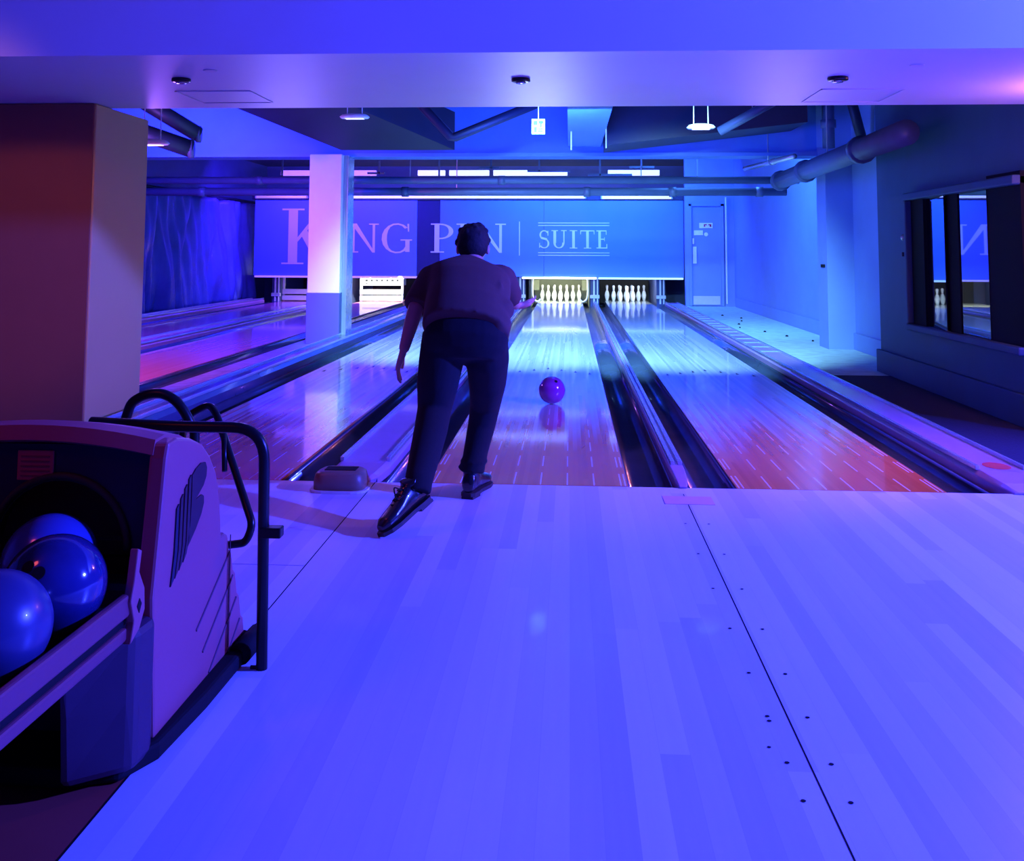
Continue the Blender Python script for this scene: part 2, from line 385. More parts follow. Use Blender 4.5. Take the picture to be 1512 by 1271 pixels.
# ---------------------------------------------------------------- lanes
LX = (-2.06, -.224, 1.389); HW = .527
def gutter_bm(x0, x1, y0=YF+.008, y1=22.58, depth=.085):
    bm = bmesh.new(); n = 12; rings = []
    cx = (x0+x1)/2; r = (x1-x0)/2
    for y in (y0, y1):
        ring = [Vector((cx-r*cos(pi*k/n), y, -.012-depth*sin(pi*k/n))) for k in range(n+1)]
        ring += [Vector((x1, y, -.12)), Vector((x0, y, -.12))]
        ring[-2].z = ring[-1].z = -.125
        rings.append(ring)
    loft(bm, rings)
    return bm
names = ('left lane behind the bowler, with its pin machine down', 'middle lane the ball rolls on, with ten lit pins', 'right lane beside the wall, brown heads with white dashes')
for i, x in enumerate(LX):
    t = thing('bowling_lane', (0, 0, 0), 'polished wooden bowling lane, '+names[i], 'bowling lane', 'three lit bowling lanes')
    link('lane_bed', B(x-HW, x+HW, YF+.006, 24.3, -.1, .0), M['lane%d' % i], t)
    link('gutter', gutter_bm(x-HW-.235, x-HW-.003), M['gutter'], t, smooth=True)
    link('gutter', gutter_bm(x+HW+.003, x+HW+.235), M['gutter'], t, smooth=True)
    for k in range(-3, 4):
        cx, cy = x+k*.1405, YF+4.9-abs(k)*.13+.1; bm = bmesh.new()
        vs = [bm.verts.new(p) for p in ((cx-.016, cy-.07, .001), (cx+.016, cy-.07, .001), (cx, cy+.07, .001))]; bm.faces.new(vs)
        link('aiming_arrow', bm, M['blackm'], t)
# far left lanes lit pink
PL = (-4.47, -6.35)
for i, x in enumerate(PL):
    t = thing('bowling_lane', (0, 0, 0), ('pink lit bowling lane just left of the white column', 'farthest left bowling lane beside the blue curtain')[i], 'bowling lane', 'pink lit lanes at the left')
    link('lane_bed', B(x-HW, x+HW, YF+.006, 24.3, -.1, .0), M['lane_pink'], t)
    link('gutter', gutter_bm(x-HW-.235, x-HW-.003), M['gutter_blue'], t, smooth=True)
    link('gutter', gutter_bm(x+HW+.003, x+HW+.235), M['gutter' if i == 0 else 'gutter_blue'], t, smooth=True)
def divider(x0, x1, z, label, m, ridge=True, y1=22.2, nose=.25):
    t = thing('lane_divider', (0, 0, 0), label, 'lane divider')
    bm = bmesh.new(); cx = (x0+x1)/2; h = (x1-x0)/2
    rings = []
    for y, s, zz in ((YF-.02, .5, z*.25), (YF+.06, .8, z*.7), (YF+nose, 1, z), (y1, 1, z)):
        rings.append([Vector((cx-h*s, y, -.14)), Vector((cx-h*s, y, zz*.55)), Vector((cx-h*s*.8, y, zz)), Vector((cx+h*s*.8, y, zz)), Vector((cx+h*s, y, zz*.55)), Vector((cx+h*s, y, -.14))])
    rings[0] = [Vector((p.x, p.y+.135, -.14)) if p.z < -.1 else p for p in rings[0]]
    loft(bm, rings); link('capping', bm, m, t, bevel=.006)
    if ridge:
        link('edge_rail', boxes([(x0+.01, x0+.035, YF+.3, y1, z-.005, z+.02), (x1-.035, x1-.01, YF+.3, y1, z-.005, z+.02)]), M['steel'], t, bevel=.004)
    return t
divider(.54, .625, .05, 'narrow divider between the middle and right lanes', M['division'])
divider(-1.295, -.99, .045, 'wide purple capped divider between the left and middle lanes', M['division'])
divider(-3.06, -2.83, .10, 'dark rail left of the lit left lane', M['gutter_blue'])
divider(-5.58, -5.24, .06, 'wide divider between the two pink lanes at far left', M['lane_pink'])
divider(-7.45, -7.13, .08, 'divider along the blue curtain at far left', M['lane_pink'])
ledge = divider(2.17, 2.465, .055, 'wide ledge along the right lane with purple lit front end', M['division'])
tag(link('cable_channel', B(2.472, 2.486, YF+.3, 21.9, -.02, .06), M['blackm']), 'thin black strip along the right ledge', 'strip')
bm = bmesh.new(); bmesh.ops.create_circle(bm, cap_ends=True, radius=.07, segments=24, matrix=Matrix.Translation((2.33, 5.5, .0567)) @ Matrix.Diagonal((1, 1.3, 1, 1)))
tag(link('round_sticker', bm, M['label_red']), 'pinkish red round sticker on the right ledge', 'sticker')
for k in range(19): link('cross_slat', B(2.20, 2.43, 11.5+k*.55, 11.5+k*.55+.05, .052, .062), M['wall'], ledge)
# foul detector
t = thing('foul_light_unit', (-1.17, 4.96, 0), 'small beige plastic box at the foul line left of the bowler', 'foul detector')
bm = bmesh.new(); loft(bm, [ell((0, 0, z), (w_, 0, 0), (0, l, 0), 24, 4) for z, w_, l in ((.0, .132, .10), (.05, .132, .10), (.085, .124, .094), (.098, .1, .08))])
link('housing', bm, M['beige'], t, smooth=True)
link('top_slot', B(-.08, .08, -.03, .05, .094, .101), M['blackm'], t)
bm = bmesh.new(); loft(bm, [ell((0, 0, z), (w_, 0, 0), (0, .115, 0), 24, 4) for z, w_ in ((.001, .15), (.012, .148))])
link('foot', bm, M['offwhite'], t)
tag(link('floor_tape', B(.46, .70, 4.78, 4.93, .0005, .0022), M['tape']), 'pale pink tape patch at the nose of the divider beside the seam', 'tape')

# ---------------------------------------------------------------- masking banner with lettering
ban = thing('masking_banner', (0, 22.3, 0), 'long blue masking banner with serif lettering above the pin decks', 'banner')
link('panel', B(-7.44, -3.57, 0, .04, .62, 2.40), M['banner'], ban, bevel=.008)
link('panel', B(-3.565, -3.03, .015, .05, .62, 2.40), mat('banner_dark_strip', (.01, .016, .07), .7), ban)  # narrow strip, darker than the panels beside it
link('panel', B(-3.025, -.60, 0, .04, .62, 2.40), M['banner'], ban, bevel=.008)
link('panel', B(-.595, 2.62, 0, .04, .62, 2.40), M['banner'], ban, bevel=.008)
def Gl(parts, x0, x1, z0, z1, name='letter'):
    "parts: polygons in a unit box"
    bm = bmesh.new()
    for ip, poly in enumerate(parts):
        a = [bm.verts.new((x0+(x1-x0)*u, -.008-.0007*(ip % 9), z0+(z1-z0)*v)) for u, v in poly]
        b_ = [bm.verts.new((q.co.x, -.0005, q.co.z)) for q in a]
        n = len(a); bm.faces.new(a); bm.faces.new(list(reversed(b_)))
        for i in range(n): bm.faces.new((a[i], b_[i], b_[(i+1) % n], a[(i+1) % n]))
    return link(name, bm, M['banner_letter'], ban)
R_ = lambda a, b_, c, d: [(a, b_), (c, b_), (c, d), (a, d)]
def arc(cx, cy, rx, ry, ti, to, a0, a1, n=14):
    "list of quads; thickness goes thin at top/bottom (ti) and thick at sides (to)"
    out = []
    for k in range(n):
        q = []
        for a in (a0+(a1-a0)*k/n, a0+(a1-a0)*(k+1)/n):
            a = radians(a); th = ti+(to-ti)*abs(cos(a))
            q.append(((cx+rx*cos(a), cy+ry*sin(a)), (cx+(rx-th)*cos(a), cy+(ry-ti)*sin(a))))
        out.append([q[0][0], q[1][0], q[1][1], q[0][1]])
    return out
st = .045
LK = [R_(.16, 0, .36, 1), R_(.02, 0, .5, .03), R_(.02, .97, .5, 1), [(.36, .48), (.82, .97), (.93, .97), (.36, .40)], [(.42, .55), (.56, .62), (1.0, .0), (.8, .0)], R_(.66, .97, 1.0, 1), R_(.7, 0, 1.08, .03)]
LI = [R_(.36, 0, .64, 1), R_(.1, 0, .9, st), R_(.1, 1-st, .9, 1)]
LN = [R_(.14, 0, .22, 1), R_(.80, 0, .88, 1), [(.1, 1), (.28, 1), (.88, 0), (.80, 0)], R_(0, 0, .34, st), R_(.0, 1-st, .2, 1), R_(.68, 1-st, 1, 1)]
LG = arc(.5, .5, .5, .5, .05, .17, 45, 325)+[R_(.78, .05, .92, .42), R_(.62, .42, 1.0, .42+st), [(.84, .98), (.9, .98), (.9, .72), (.86, .72)]]
LP = [R_(.16, 0, .38, 1), R_(0, 0, .58, st), R_(0, 1-st, .4, 1)]+arc(.38, .73, .6, .27, .05, .2, -90, 90)
LS = arc(.5, .74, .42, .26, .06, .15, 30, 220)+arc(.5, .27, .46, .27, .06, .16, -150, 50)+[[(.10, .66), (.24, .52), (.84, .42), (.74, .56)], R_(.8, .7, .87, .97), R_(.06, .03, .13, .3)]
LU = [R_(.12, .3, .3, 1), R_(.76, .3, .84, 1), R_(0, 1-st, .42, 1), R_(.62, 1-st, .98, 1)]+arc(.48, .32, .36, .32, .06, .15, 180, 360)
LT = [R_(.42, 0, .6, 1), R_(.04, .94, .96, 1), R_(.26, 0, .76, st), [(.02, 1), (.08, 1), (.06, .78), (.02, .78)], [(.92, 1), (.98, 1), (.98, .78), (.94, .78)]]
LE = [R_(.16, 0, .38, 1), R_(0, 0, .9, .06), R_(0, .94, .86, 1), R_(.3, .48, .7, .54), R_(.84, 0, .92, .25), R_(.8, .76, .86, 1), R_(.66, .4, .71, .62)]
for g, a, b_, z0, z1 in ((LK, -6.80, -5.70, .885, 2.194), (LI, -5.66, -5.3, 1.165, 1.845), (LN, -5.20, -4.47, 1.165, 1.845), (LG, -4.40, -3.68, 1.15, 1.855),
                         (LP, -3.24, -2.70, 1.17, 1.85), (LI, -2.67, -2.33, 1.17, 1.85), (LN, -2.26, -1.48, 1.17, 1.85)):
    Gl(g, a, b_, z0, z1)
Gl([R_(0, 0, 1, 1)], -1.175, -1.155, 1.11, 1.90, 'dividing_line')
xx = -.72
for g, wd in ((LS, .26), (LU, .36), (LI, .22), (LT, .34), (LE, .27)):
    Gl(g, xx, xx+wd, 1.28, 1.70); xx += wd+.04
for z in (1.11, 1.17, 1.80, 1.86): Gl([R_(0, 0, 1, 1)], -.73, .92, z, z+.018, 'rule_line')
tag(link('header_rail', B(-7.5, 2.62, 22.240, 22.34, 2.405, 2.58), M['duct_dark']), 'dark header rail along the top of the banner carrying the strip lights', 'rail')
for x in (-6.5, -1.0, 2.0): pass
# tubes over and under the banner
def bar(name, x0, x1, y, z, m, label, cat, r=.03, grp=None):
    t = thing(name, ((x0+x1)/2, y, z), label, cat, grp)
    h = (x1-x0)/2
    link('tube', T([(-h+.03, 0, 0), (h-.03, 0, 0)], r), m, t, smooth=True)
    link('end_cap', B(-h, -h+.03, -r, r, -r, r*1.6), M['offwhite'], t); link('end_cap', B(h-.03, h, -r, r, -r, r*1.6), M['offwhite'], t)
G_ = 'strip lights above the banner'
bar('strip_light', -7.40, -6.15, 22.2, 2.47, M['glow_violet'], 'violet strip light on the banner top left of the column', 'strip light', .04, G_)
bar('strip_light', -5.3, .38, 22.2, 2.47, M['glow'], 'longest white strip light on the banner top, above the word PIN', 'strip light', .04, G_)
bar('strip_light', .72, 2.36, 22.2, 2.46, M['glow'], 'white strip light above the right end of the banner', 'strip light', .04, G_)
for x0, x1, l in ((-6.9, -6.1, 'left of the column'), (-5.2, -4.6, 'just right of the column'), (-3.6, -2.95, 'over the dark banner strip'), (-2.85, -1.9, 'above the bowler'), (-1.8, -.05, 'below the hanging exit sign'), (.9, 2.1, 'over the right end of the banner')):
    tag(link('ceiling_panel', B(x0, x1, 22.5, 22.6, 2.99, 3.12), M['glow'] if x0 > -4 else M['glow_violet'], bevel=.01), 'pale lit panel high behind the pipes, '+l, 'light panel', 'lit panels behind the pipes')

# ---------------------------------------------------------------- pin ends
def kick(x, label):
    t = thing('kickback_wall', (x, 23.6, 0), label, 'kickback', 'kickbacks between the pin decks')
    link('board', B(-.10, .10, -.98, 1.0, -.1, .60), M['wall_dark'], t)
    link('front_post', B(-.035, .0, -1.02, -.985, .0, .62), M['white'], t)
    link('front_post', B(.05, .075, -1.02, -.985, .0, .62), M['white'], t)
    link('bracket', B(-.11, .11, -1.04, -.985, .12, .2), M['white'], t, bevel=.01)
for x, l in ((-6.98, 'kickback beside the curtain'), (-5.4, 'kickback between the pink lanes'), (-3.0, 'kickback behind the column foot'), (-1.14, 'kickback with white posts between left and middle pin decks'), (.585, 'kickback between the two visible pin sets'), (2.12, 'kickback at the right end under the banner')):
    kick(x, l)
for i, x in enumerate((PL[1], PL[0])+LX):
    tag(link('pit_cushion', B(x-.62, x+.62, 24.75, 24.85, -.1, 1.2), M['pit']), ('farthest left', 'pink lane', 'left lit lane', 'middle lane', 'right lane')[i]+' black pit curtain behind the pins', 'pit curtain')
def light_bar(x0, x1, m, l):
    tag(link('deck_light_bar', B(x0, x1, 22.24, 22.30, .575, .618), m, bevel=.01), l, 'light bar', 'light bars under the banner')
light_bar(-7.4, -4.0, M['glow_violet'], 'violet light bar under the banner above the pink lanes')
light_bar(-3.9, -1.3, M['glow_violet'], 'light bar under the banner above the left lane')
light_bar(-1.1, .62, M['glow_warm'], 'bright white light bar under the banner above the middle lane')
light_bar(.66, 2.60, M['glow_cyan'], 'pale cyan light bar under the banner above the right lane')

PROF = [(.0255, 0), (.030, .006), (.0390, .030), (.0500, .070), (.0570, .105), (.0605, .1143), (.0590, .14), (.0500, .18), (.0390, .215), (.0290, .235), (.0235, .254), (.0230, .262), (.0245, .285), (.0290, .315), (.0323, .335), (.0315, .355), (.0255, .371), (.0150, .379), (.004, .381)]
def make_pin(loc, label, grp):
    t = thing('bowling_pin', loc, label, 'bowling pin', grp)
    bm = bmesh.new(); lathe(bm, PROF, 20); link('pin_body', bm, M['pin'], t, smooth=True)
    bm = bmesh.new(); lathe(bm, [(.0262, .244), (.0245, .249), (.0240, .256), (.0256, .256)], 20); link('neck_stripe', bm, M['pin_red'], t, smooth=True)
    return t
proto = make_pin((0, 0, 0), '', 'pins')
def copy_pin(loc, label, grp):
    r = proto.copy(); COL.objects.link(r); r.location = loc; r['label'] = label; r['group'] = grp
    for ch in proto.children:
        q = ch.copy(); COL.objects.link(q); q.parent = r
rows = ((0, ('the single front pin',)), (1, ('second row, left', 'second row, right')), (2, ('third row, left', 'third row, middle', 'third row, right')), (3, ('back row, far left corner', 'back row, second from left', 'back row, third from left', 'back row, far right corner')))
first = True
for lx, nm in ((LX[1], 'middle lane'), (LX[2], 'right lane')):
    for r, labs in rows:
        for j, lb in enumerate(labs):
            loc = (lx+(j-r/2)*.3048, 23.4+r*.264, 0); lab = 'white bowling pin on the %s, %s' % (nm, lb); gp = 'ten pins standing on the '+nm
            if first: proto.location = loc; proto['label'] = lab; proto['group'] = gp; first = False
            else: copy_pin(loc, lab, gp)
# middle lane pin machine
x = LX[1]
pm = thing('pin_machine', (x, 23.6, 0), 'white framed pin machine housing round the brightly lit pins of the middle lane', 'pin machine')
for s_ in (-1, 1):
    link('curved_arm', T(spline([(s_*.64, -.9, .57), (s_*.65, -.9, .3), (s_*.63, -.9, .12), (s_*.56, -.9, .04), (s_*.50, -.9, .05), (s_*.46, -.9, .1)], 6), .02), M['white'], pm, smooth=True)
    link('side_panel', B(s_*.60-.07, s_*.60+.07, .30, .34, .25, .5), mat('grey_plate', (.10, .11, .09), .6), pm)
    link('side_plate', B(s_*.69-.012, s_*.69+.012, -.9, .95, -.1, .6), mat('grey_plate', (.10, .11, .09), .6), pm)
link('back_panel', B(-.66, .66, .97, 1.0, -.1, .62), mat('back_grey', (.12, .13, .11), .7), pm)
link('raised_sweep_bar', B(-.48, .48, -.75, -.7, .57, .61), mat('grey_plate', (.10, .11, .09), .6), pm)
# left lane machine: sweep lowered, pin table above
def rake(x, y, m, name):
    t = thing('pin_machine', (x, y, 0), name, 'pin machine')
    link('sweep_board', B(-.52, .52, 0, .05, .17, .29), m, t, bevel=.01)
    link('sweep_board', B(-.52, .52, 0, .05, .02, .14), m, t, bevel=.01)
    link('side_arm', B(-.52, -.47, .05, .1, .002, .6), m, t)
    link('side_arm', B(.47, .52, .05, .1, .002, .6), m, t)
    return t
p = rake(PL[0], 22.7, M['white'], 'brightly lit white pin machine seen just right of the column, sweep boards lowered')
pt = link('pin_table', B(-.5, .5, .15, .55, .38, .60), M['white'], p, bevel=.01)
for k in range(7):
    link('slot', B(-.42+k*.125, -.42+k*.125+.065, .142, .150, .47, .53), M['blackm'], pt)
    link('slot', B(-.42+k*.125, -.42+k*.125+.075, .142, .150, .41, .435), M['blackm'], pt)
rake(PL[1], 22.7, M['lilac'], 'pinkish pin machine seen just left of the column foot')
tag(link('machine_post', B(-5.42, -5.36, 22.35, 22.4, -.2, .574), M['lilac']), 'pink lit post behind the column between two pin machines', 'post')

# ---------------------------------------------------------------- curtain at the left
bm = bmesh.new(); NY, NZ = 150, 24; g = []
for j in range(NZ+1):
    z = -.0+2.35*j/NZ; row = []
    for i in range(NY+1):
        y = 16.2+7.9*i/NY; f = j/NZ
        dx = .09*sin(y*4.1+.8*sin(z*2.2))+.055*sin(y*9.3+1.7*sin(z*1.6+y))+.05*sin(y*1.7+z*2.5)*(1-f)+.03*sin(y*23+z*3)
        row.append(bm.verts.new((-7.9+dx, y, z)))
    g.append(row)
for j in range(NZ):
    for i in range(NY): bm.faces.new((g[j][i], g[j][i+1], g[j+1][i+1], g[j+1][i]))
cu = link('stage_curtain', bm, M['curtain'], smooth=True); tag(cu, 'long crumpled dark blue curtain hanging along the left side wall', 'curtain')
sd = cu.modifiers.new('thick', 'SOLIDIFY'); sd.thickness = .012
tag(link('curtain_rod', T([(-7.9, 16.0, 2.4), (-7.9, 24.2, 2.4)], .03), M['duct_dark'], smooth=True), 'dark rod the blue curtain hangs from', 'curtain rod')

# ---------------------------------------------------------------- pipes and ducts
def pipe(pts, r, m, label, couplings=(), name='pipe', cat='pipe', grp=None, hang=(.5,)):
    t = thing(name, pts[0], label, cat, grp); o = Vector(pts[0]); L_ = [Vector(p)-o for p in pts]
    link('tube', T(L_, r, 14), m, t, smooth=True)
    for f in couplings:
        a, b_ = L_[0], L_[-1]; c = a.lerp(b_, f); d_ = (b_-a).normalized()
        link('coupling', T([c-d_*.05, c+d_*.05], r*1.25, 14), m, t, smooth=True)
    for f in hang:
        c = L_[0].lerp(L_[-1], f); link('hanger', T([c, Vector((c.x, c.y, 3.452-o.z))], .008, 6), M['steel'], t)
pipe([(-8.0, 14.0, 2.25), (3.3, 14.0, 2.25)], .055, M['duct'], 'upper of two long horizontal pipes crossing above the lanes', (.3, .62, .97), hang=(.1, .5, .8))
pipe([(-6.5, 14.15, 2.09), (3.15, 14.15, 2.09)], .06, M['duct'], 'lower of two long horizontal pipes crossing above the lanes', (.1, .42, .70, .83, .96))
pipe([(2.98, 13.8, 2.22), (2.9, 8.4, 2.25)], .115, M['duct'], 'fat pipe running toward the camera at the upper right', (.02, .3, .75), hang=(.5,))
pipe([(2.5, 13.8, 2.40), (2.78, 12.0, 2.40)], .035, M['steel'], 'thin pale pipe beside the fat pipe at upper right', (.6,))
pipe([(3.2, 12.0, 2.5), (3.2, 12.0, 3.1)], .075, M['duct'], 'short upright pipe behind the fat pipe at upper right', (.5,))
pipe([(3.30, 11.4, 3.05), (3.5, 11.6, 2.5)], .06, M['duct_dark'], 'bent dark pipe right of the short upright pipe')
pipe([(-2.0, 11.0, 3.2), (-1.37, 11.0, 2.53), (-1.33, 11.0, 2.53), (-.3, 11.0, 2.95)], .055, M['duct_dark'], 'dark V shaped brace pipe in front of the blue beam', name='brace_pipe', hang=(0,))
pipe([(1.60, 10.3, 2.50), (2.25, 10.0, 2.85)], .05, M['duct'], 'short slanting pipe at the right under the ceiling')
pipe([(.02, 11.2, 2.40), (.02, 11.2, 3.4)], .009, M['white'], 'thin white cable hanging right of the exit sign')
pipe([(.42, 11.0, 2.40), (.42, 11.0, 3.4)], .008, M['white'], 'second thin cable hanging at the right edge of the blue stub beam')
def duct(x0, x1, y, z, lab, r=.16, tilt=0):
    t = thing('air_duct', (x0, y, z), lab, 'duct')
    link('duct_body', T([(0, 0, tilt), (x1-x0, .6, 0)], r, 18), M['duct_dark'], t, smooth=True)
    link('hanger', T([(.1, .06, tilt), (.1, .06, 3.452-z)], .012, 6), M['steel'], t)
    link('duct_end', T([(x1-x0-.02, .6, 0), (x1-x0+.03, .61, 0)], r*1.08, 18), M['duct'], t, smooth=True)
duct(-4.9, -4.3, 10.2, 2.55, 'dark round duct at the upper left, above the hanging lamp', .09, .42)
duct(-5.1, -4.3, 10.0, 2.36, 'lower dark round duct at the upper left', .10, .28)
bm = bmesh.new(); loft(bm, [[Vector((x, y, z)) for x, y, z in ((a, yy, zz), (a+1.5, yy, zz), (a+1.5, yy, zz+.5), (a, yy, zz+.5))] for a, yy, zz in ((-4.2, 11.6, 3.0), (-3.0, 12.4, 2.53))])
tag(link('large_duct', bm, M['duct_dark']), 'large dark sloping duct above the top of the white column', 'duct')
bm = bmesh.new(); loft(bm, [[Vector((a, 11.8, zb)), Vector((a, 12.7, zb)), Vector((a, 12.7, 3.44)), Vector((a, 11.8, 3.44))] for a, zb in ((.45, 2.52), (2.9, 2.80))])
tag(link('large_duct', bm, M['duct_dark']), 'large dark ceiling duct with sloping bottom right of the stub beam', 'duct')
# clutter in the dark gap under the beam
for k in range(9):
    x = -5.4+k*.95+random.uniform(-.2, .2); z = random.uniform(2.45, 2.75)
    tag(link('cable_tray', boxes([(x, x+random.uniform(.3, .8), 17.2, 17.26, z, z+.035), (x+.2, x+.23, 17.2, 17.23, z, 3.45)]), M['duct']), 'short metal cable bracket in the dark gap under the beam, %s' % ('farthest left', 'second from left', 'third from left', 'left of the bowler head', 'above the bowler head', 'right of the bowler head', 'below the exit sign', 'third from right', 'farthest right')[k], 'bracket', 'brackets under the beam')
# hanging light fixtures
def fixture(x, y, z, w_, lab, m='white', chain=True):
    t = thing('hanging_lamp', (x, y, z), lab, 'lamp', 'hanging lamps above the lanes')
    bm = bmesh.new(); loft(bm, [ell((0, 0, q), (a, 0, 0), (0, a*.5, 0), 20, 3) for q, a in ((0, w_*.45), (.015, w_*.5), (.04, w_*.42), (.055, w_*.2))])
    link('lamp_head', bm, M[m], t, smooth=True)
    link('lens', B(-w_*.3, w_*.3, -w_*.12, w_*.12, -.008, .002), M['glow'], t)
    for s in (-1, 1): link('chain', T([(s*w_*.25, 0, .05), (s*w_*.22, 0, 3.45-z)], .006, 6), M['white'], t)
fixture(-2.42, 10.6, 2.70, .34, 'white hanging lamp above the top of the column')
fixture(1.365, 10.0, 2.49, .30, 'slim hanging lamp at the right of the exit sign')
fixture(-4.08, 9.1, 2.24, .34, 'lilac hanging lamp beside the big left pillar')
# exit sign
t = thing('exit_sign', (-.327, 10.0, 2.45), 'small square green and white exit sign hanging under the ceiling', 'sign')
link('sign_panel', B(-.07, .07, -.012, .012, -.01, .15), M['sign_lit'], t, bevel=.003)
link('pictogram', boxes([(-.05, -.01, -.015, -.012, .085, .13), (.005, .05, -.015, -.012, .10, .13), (.02, .035, -.015, -.012, .06, .10), (-.045, -.015, -.015, -.012, .01, .065), (-.005, .045, -.015, -.012, .012, .03), (.0, .05, -.015, -.012, .04, .052)]), M['green'], t)
link('bracket', T([(0, 0, .15), (0, 0, 1.0)], .006, 6), M['white'], t)
# fittings in the bulkhead underside
for x, y, r, l in ((-2.28, 5.45, .055, 'left dark downlight in the bulkhead underside'), (-.284, 5.525, .055, 'middle dark downlight in the bulkhead underside'), (1.54, 5.55, .058, 'right dark downlight in the bulkhead underside')):
    t = thing('downlight', (x, y, 2.22), l, 'downlight', 'downlights in the bulkhead')
    bm = bmesh.new(); lathe(bm, [(r*.8, -.022), (r, -.018), (r, -.004), (r*.95, 0)], 24); link('ring', bm, M['black'], t, smooth=True)
    bm = bmesh.new(); lathe(bm, [(r*.5, -.03), (r*.6, -.0221)], 20); link('lens', bm, M['lens'], t, smooth=True)
for x, y, l in ((-2.01, 5.2, 'small flat disc left, beside the left downlight'), (1.86, 5.2, 'small flat disc beside the right downlight')):
    bm = bmesh.new(); lathe(bm, [(.036, -.006), (.04, -.001), (.04, 0)], 20, (x, y, 2.22)); tag(link('ceiling_disc', bm, M['offwhite']), l, 'disc')
for x0, x1, y0, y1, l in ((-2.5, -2.02, 5.88, 6.35, 'access hatch outline at the left of the bulkhead underside'), (1.55, 2.05, 5.95, 6.45, 'access hatch outline at the right of the bulkhead underside')):
    tag(link('access_hatch', boxes([(x0, x1, y0, y0+.012, 2.214, 2.2205), (x0, x1, y1, y1+.012, 2.214, 2.2205), (x0, x0+.008, y0, y1, 2.214, 2.2205), (x1, x1+.008, y0, y1, 2.214, 2.2205), (x0+.01, x1, y0+.012, y1, 2.2185, 2.2205)]), M['ceil']), l, 'hatch')
# small fitting by the window, floor debris, wall stripe plate
t = thing('wall_fitting', (3.2, 9.32, 1.3), 'small metal fitting on the wall left of the window', 'fitting')
bm = bmesh.new(); sphere(bm, (-.03, 0, .06), .035, 12, 8); tube(bm, [(-.02, 0, .04), (-.02, 0, -.08)], .015, 8); link('body', bm, M['steel'], t, smooth=True)
link('knob', T([(-.03, 0, -.12), (-.03, 0, -.08)], .03, 10), M['black'], t)
tag(link('wall_plate', B(3.262, 3.28, 12.6, 12.75, 1.02, 1.06), M['blackm']), 'short dark plate on the wall pier right of the door', 'plate')
for k in range(8):
    x = random.uniform(2.7, 3.5); y = 13.6+k*.75; bm = bmesh.new()
    r_ = random.uniform(.014, .03); loft(bm, [ell((0, 0, z), (r_*a, 0, 0), (0, r_*1.5*a, 0), 7) for z, a in ((0, 1), (.012, .8), (.02, .3))])
    tag(link('debris_scrap', bm, M['blackm'], loc=(x, y, -.01)), 'small dark scrap on the dusty floor by the right wall, '+('nearest the camera', 'second nearest', 'third nearest', 'fourth nearest', 'fifth nearest', 'third from the door', 'second from the door', 'nearest the door')[k], 'debris', 'scraps on the dusty floor')

# ---------------------------------------------------------------- ball return, lower left
br = thing('ball_return', (-1.35, 2.7, 0), 'purple and black ball return hood with curved side panel at the lower left', 'ball return')
O = Vector((-1.35, 2.7, 0))
prof = [(2.35, .04), (2.335, .2), (2.32, .38), (2.35, .56), (2.372, .70), (2.385, .735), (2.44, .738), (2.53, .72), (2.61, .69), (2.67, .645), (2.72, .59), (2.75, .53), (2.765, .46), (2.775, .40), (2.80, .40), (2.83, .385), (2.845, .34), (2.865, .325), (2.885, .27), (2.905, .255), (2.925, .19), (2.945, .175), (2.965, .11), (2.985, .095), (3.0, .04)]
def side(xa, xb, name, par=br, pr=prof):
    bm = bmesh.new(); loft(bm, [[Vector((x, y, z))-O for y, z in pr] for x in (xa, xb)])
    return link(name, bm, M['hood'], par, bevel=.008)
sp_ = side(-1.045, -1.0, 'side_panel'); side(-1.70, -1.655, 'side_panel')
# top/back shell
def shell(pr, th, xa, xb):
    n = len(pr); inner = []
    for i, (y, z) in enumerate(pr):
        a = pr[max(i-1, 0)]; b_ = pr[min(i+1, n-1)]; ty, tz = b_[0]-a[0], b_[1]-a[1]; l = math.hypot(ty, tz)
        inner.append((y+tz/l*th, z-ty/l*th))
    poly = pr+list(reversed(inner)); bm = bmesh.new()
    loft(bm, [[Vector((x, y, z))-O for y, z in poly] for x in (xa, xb)]); return bm
def crown(pr, th, xa, xb, n_=12):
    n = len(pr); inner = []
    for i, (y, z) in enumerate(pr):
        a = pr[max(i-1, 0)]; b_ = pr[min(i+1, n-1)]; ty, tz = b_[0]-a[0], b_[1]-a[1]; l = math.hypot(ty, tz)
        inner.append((y+tz/l*th, z-ty/l*th))
    poly = pr+list(reversed(inner)); bm = bmesh.new(); q = []
    for k in range(n_+1):
        x = xa+(xb-xa)*k/n_; dz = .04*(1-((x+1.35)/.35)**2)
        q.append([Vector((x, y, z+dz*(1 if z > .6 else .3)))-O for y, z in poly])
    loft(bm, q); return bm
link('top_shell', crown(prof[4:16], .03, -1.67, -1.035), M['hood'], br, smooth=False)
link('back_shell', shell(prof[14:], .03, -1.655, -1.045), M['hood'], br)
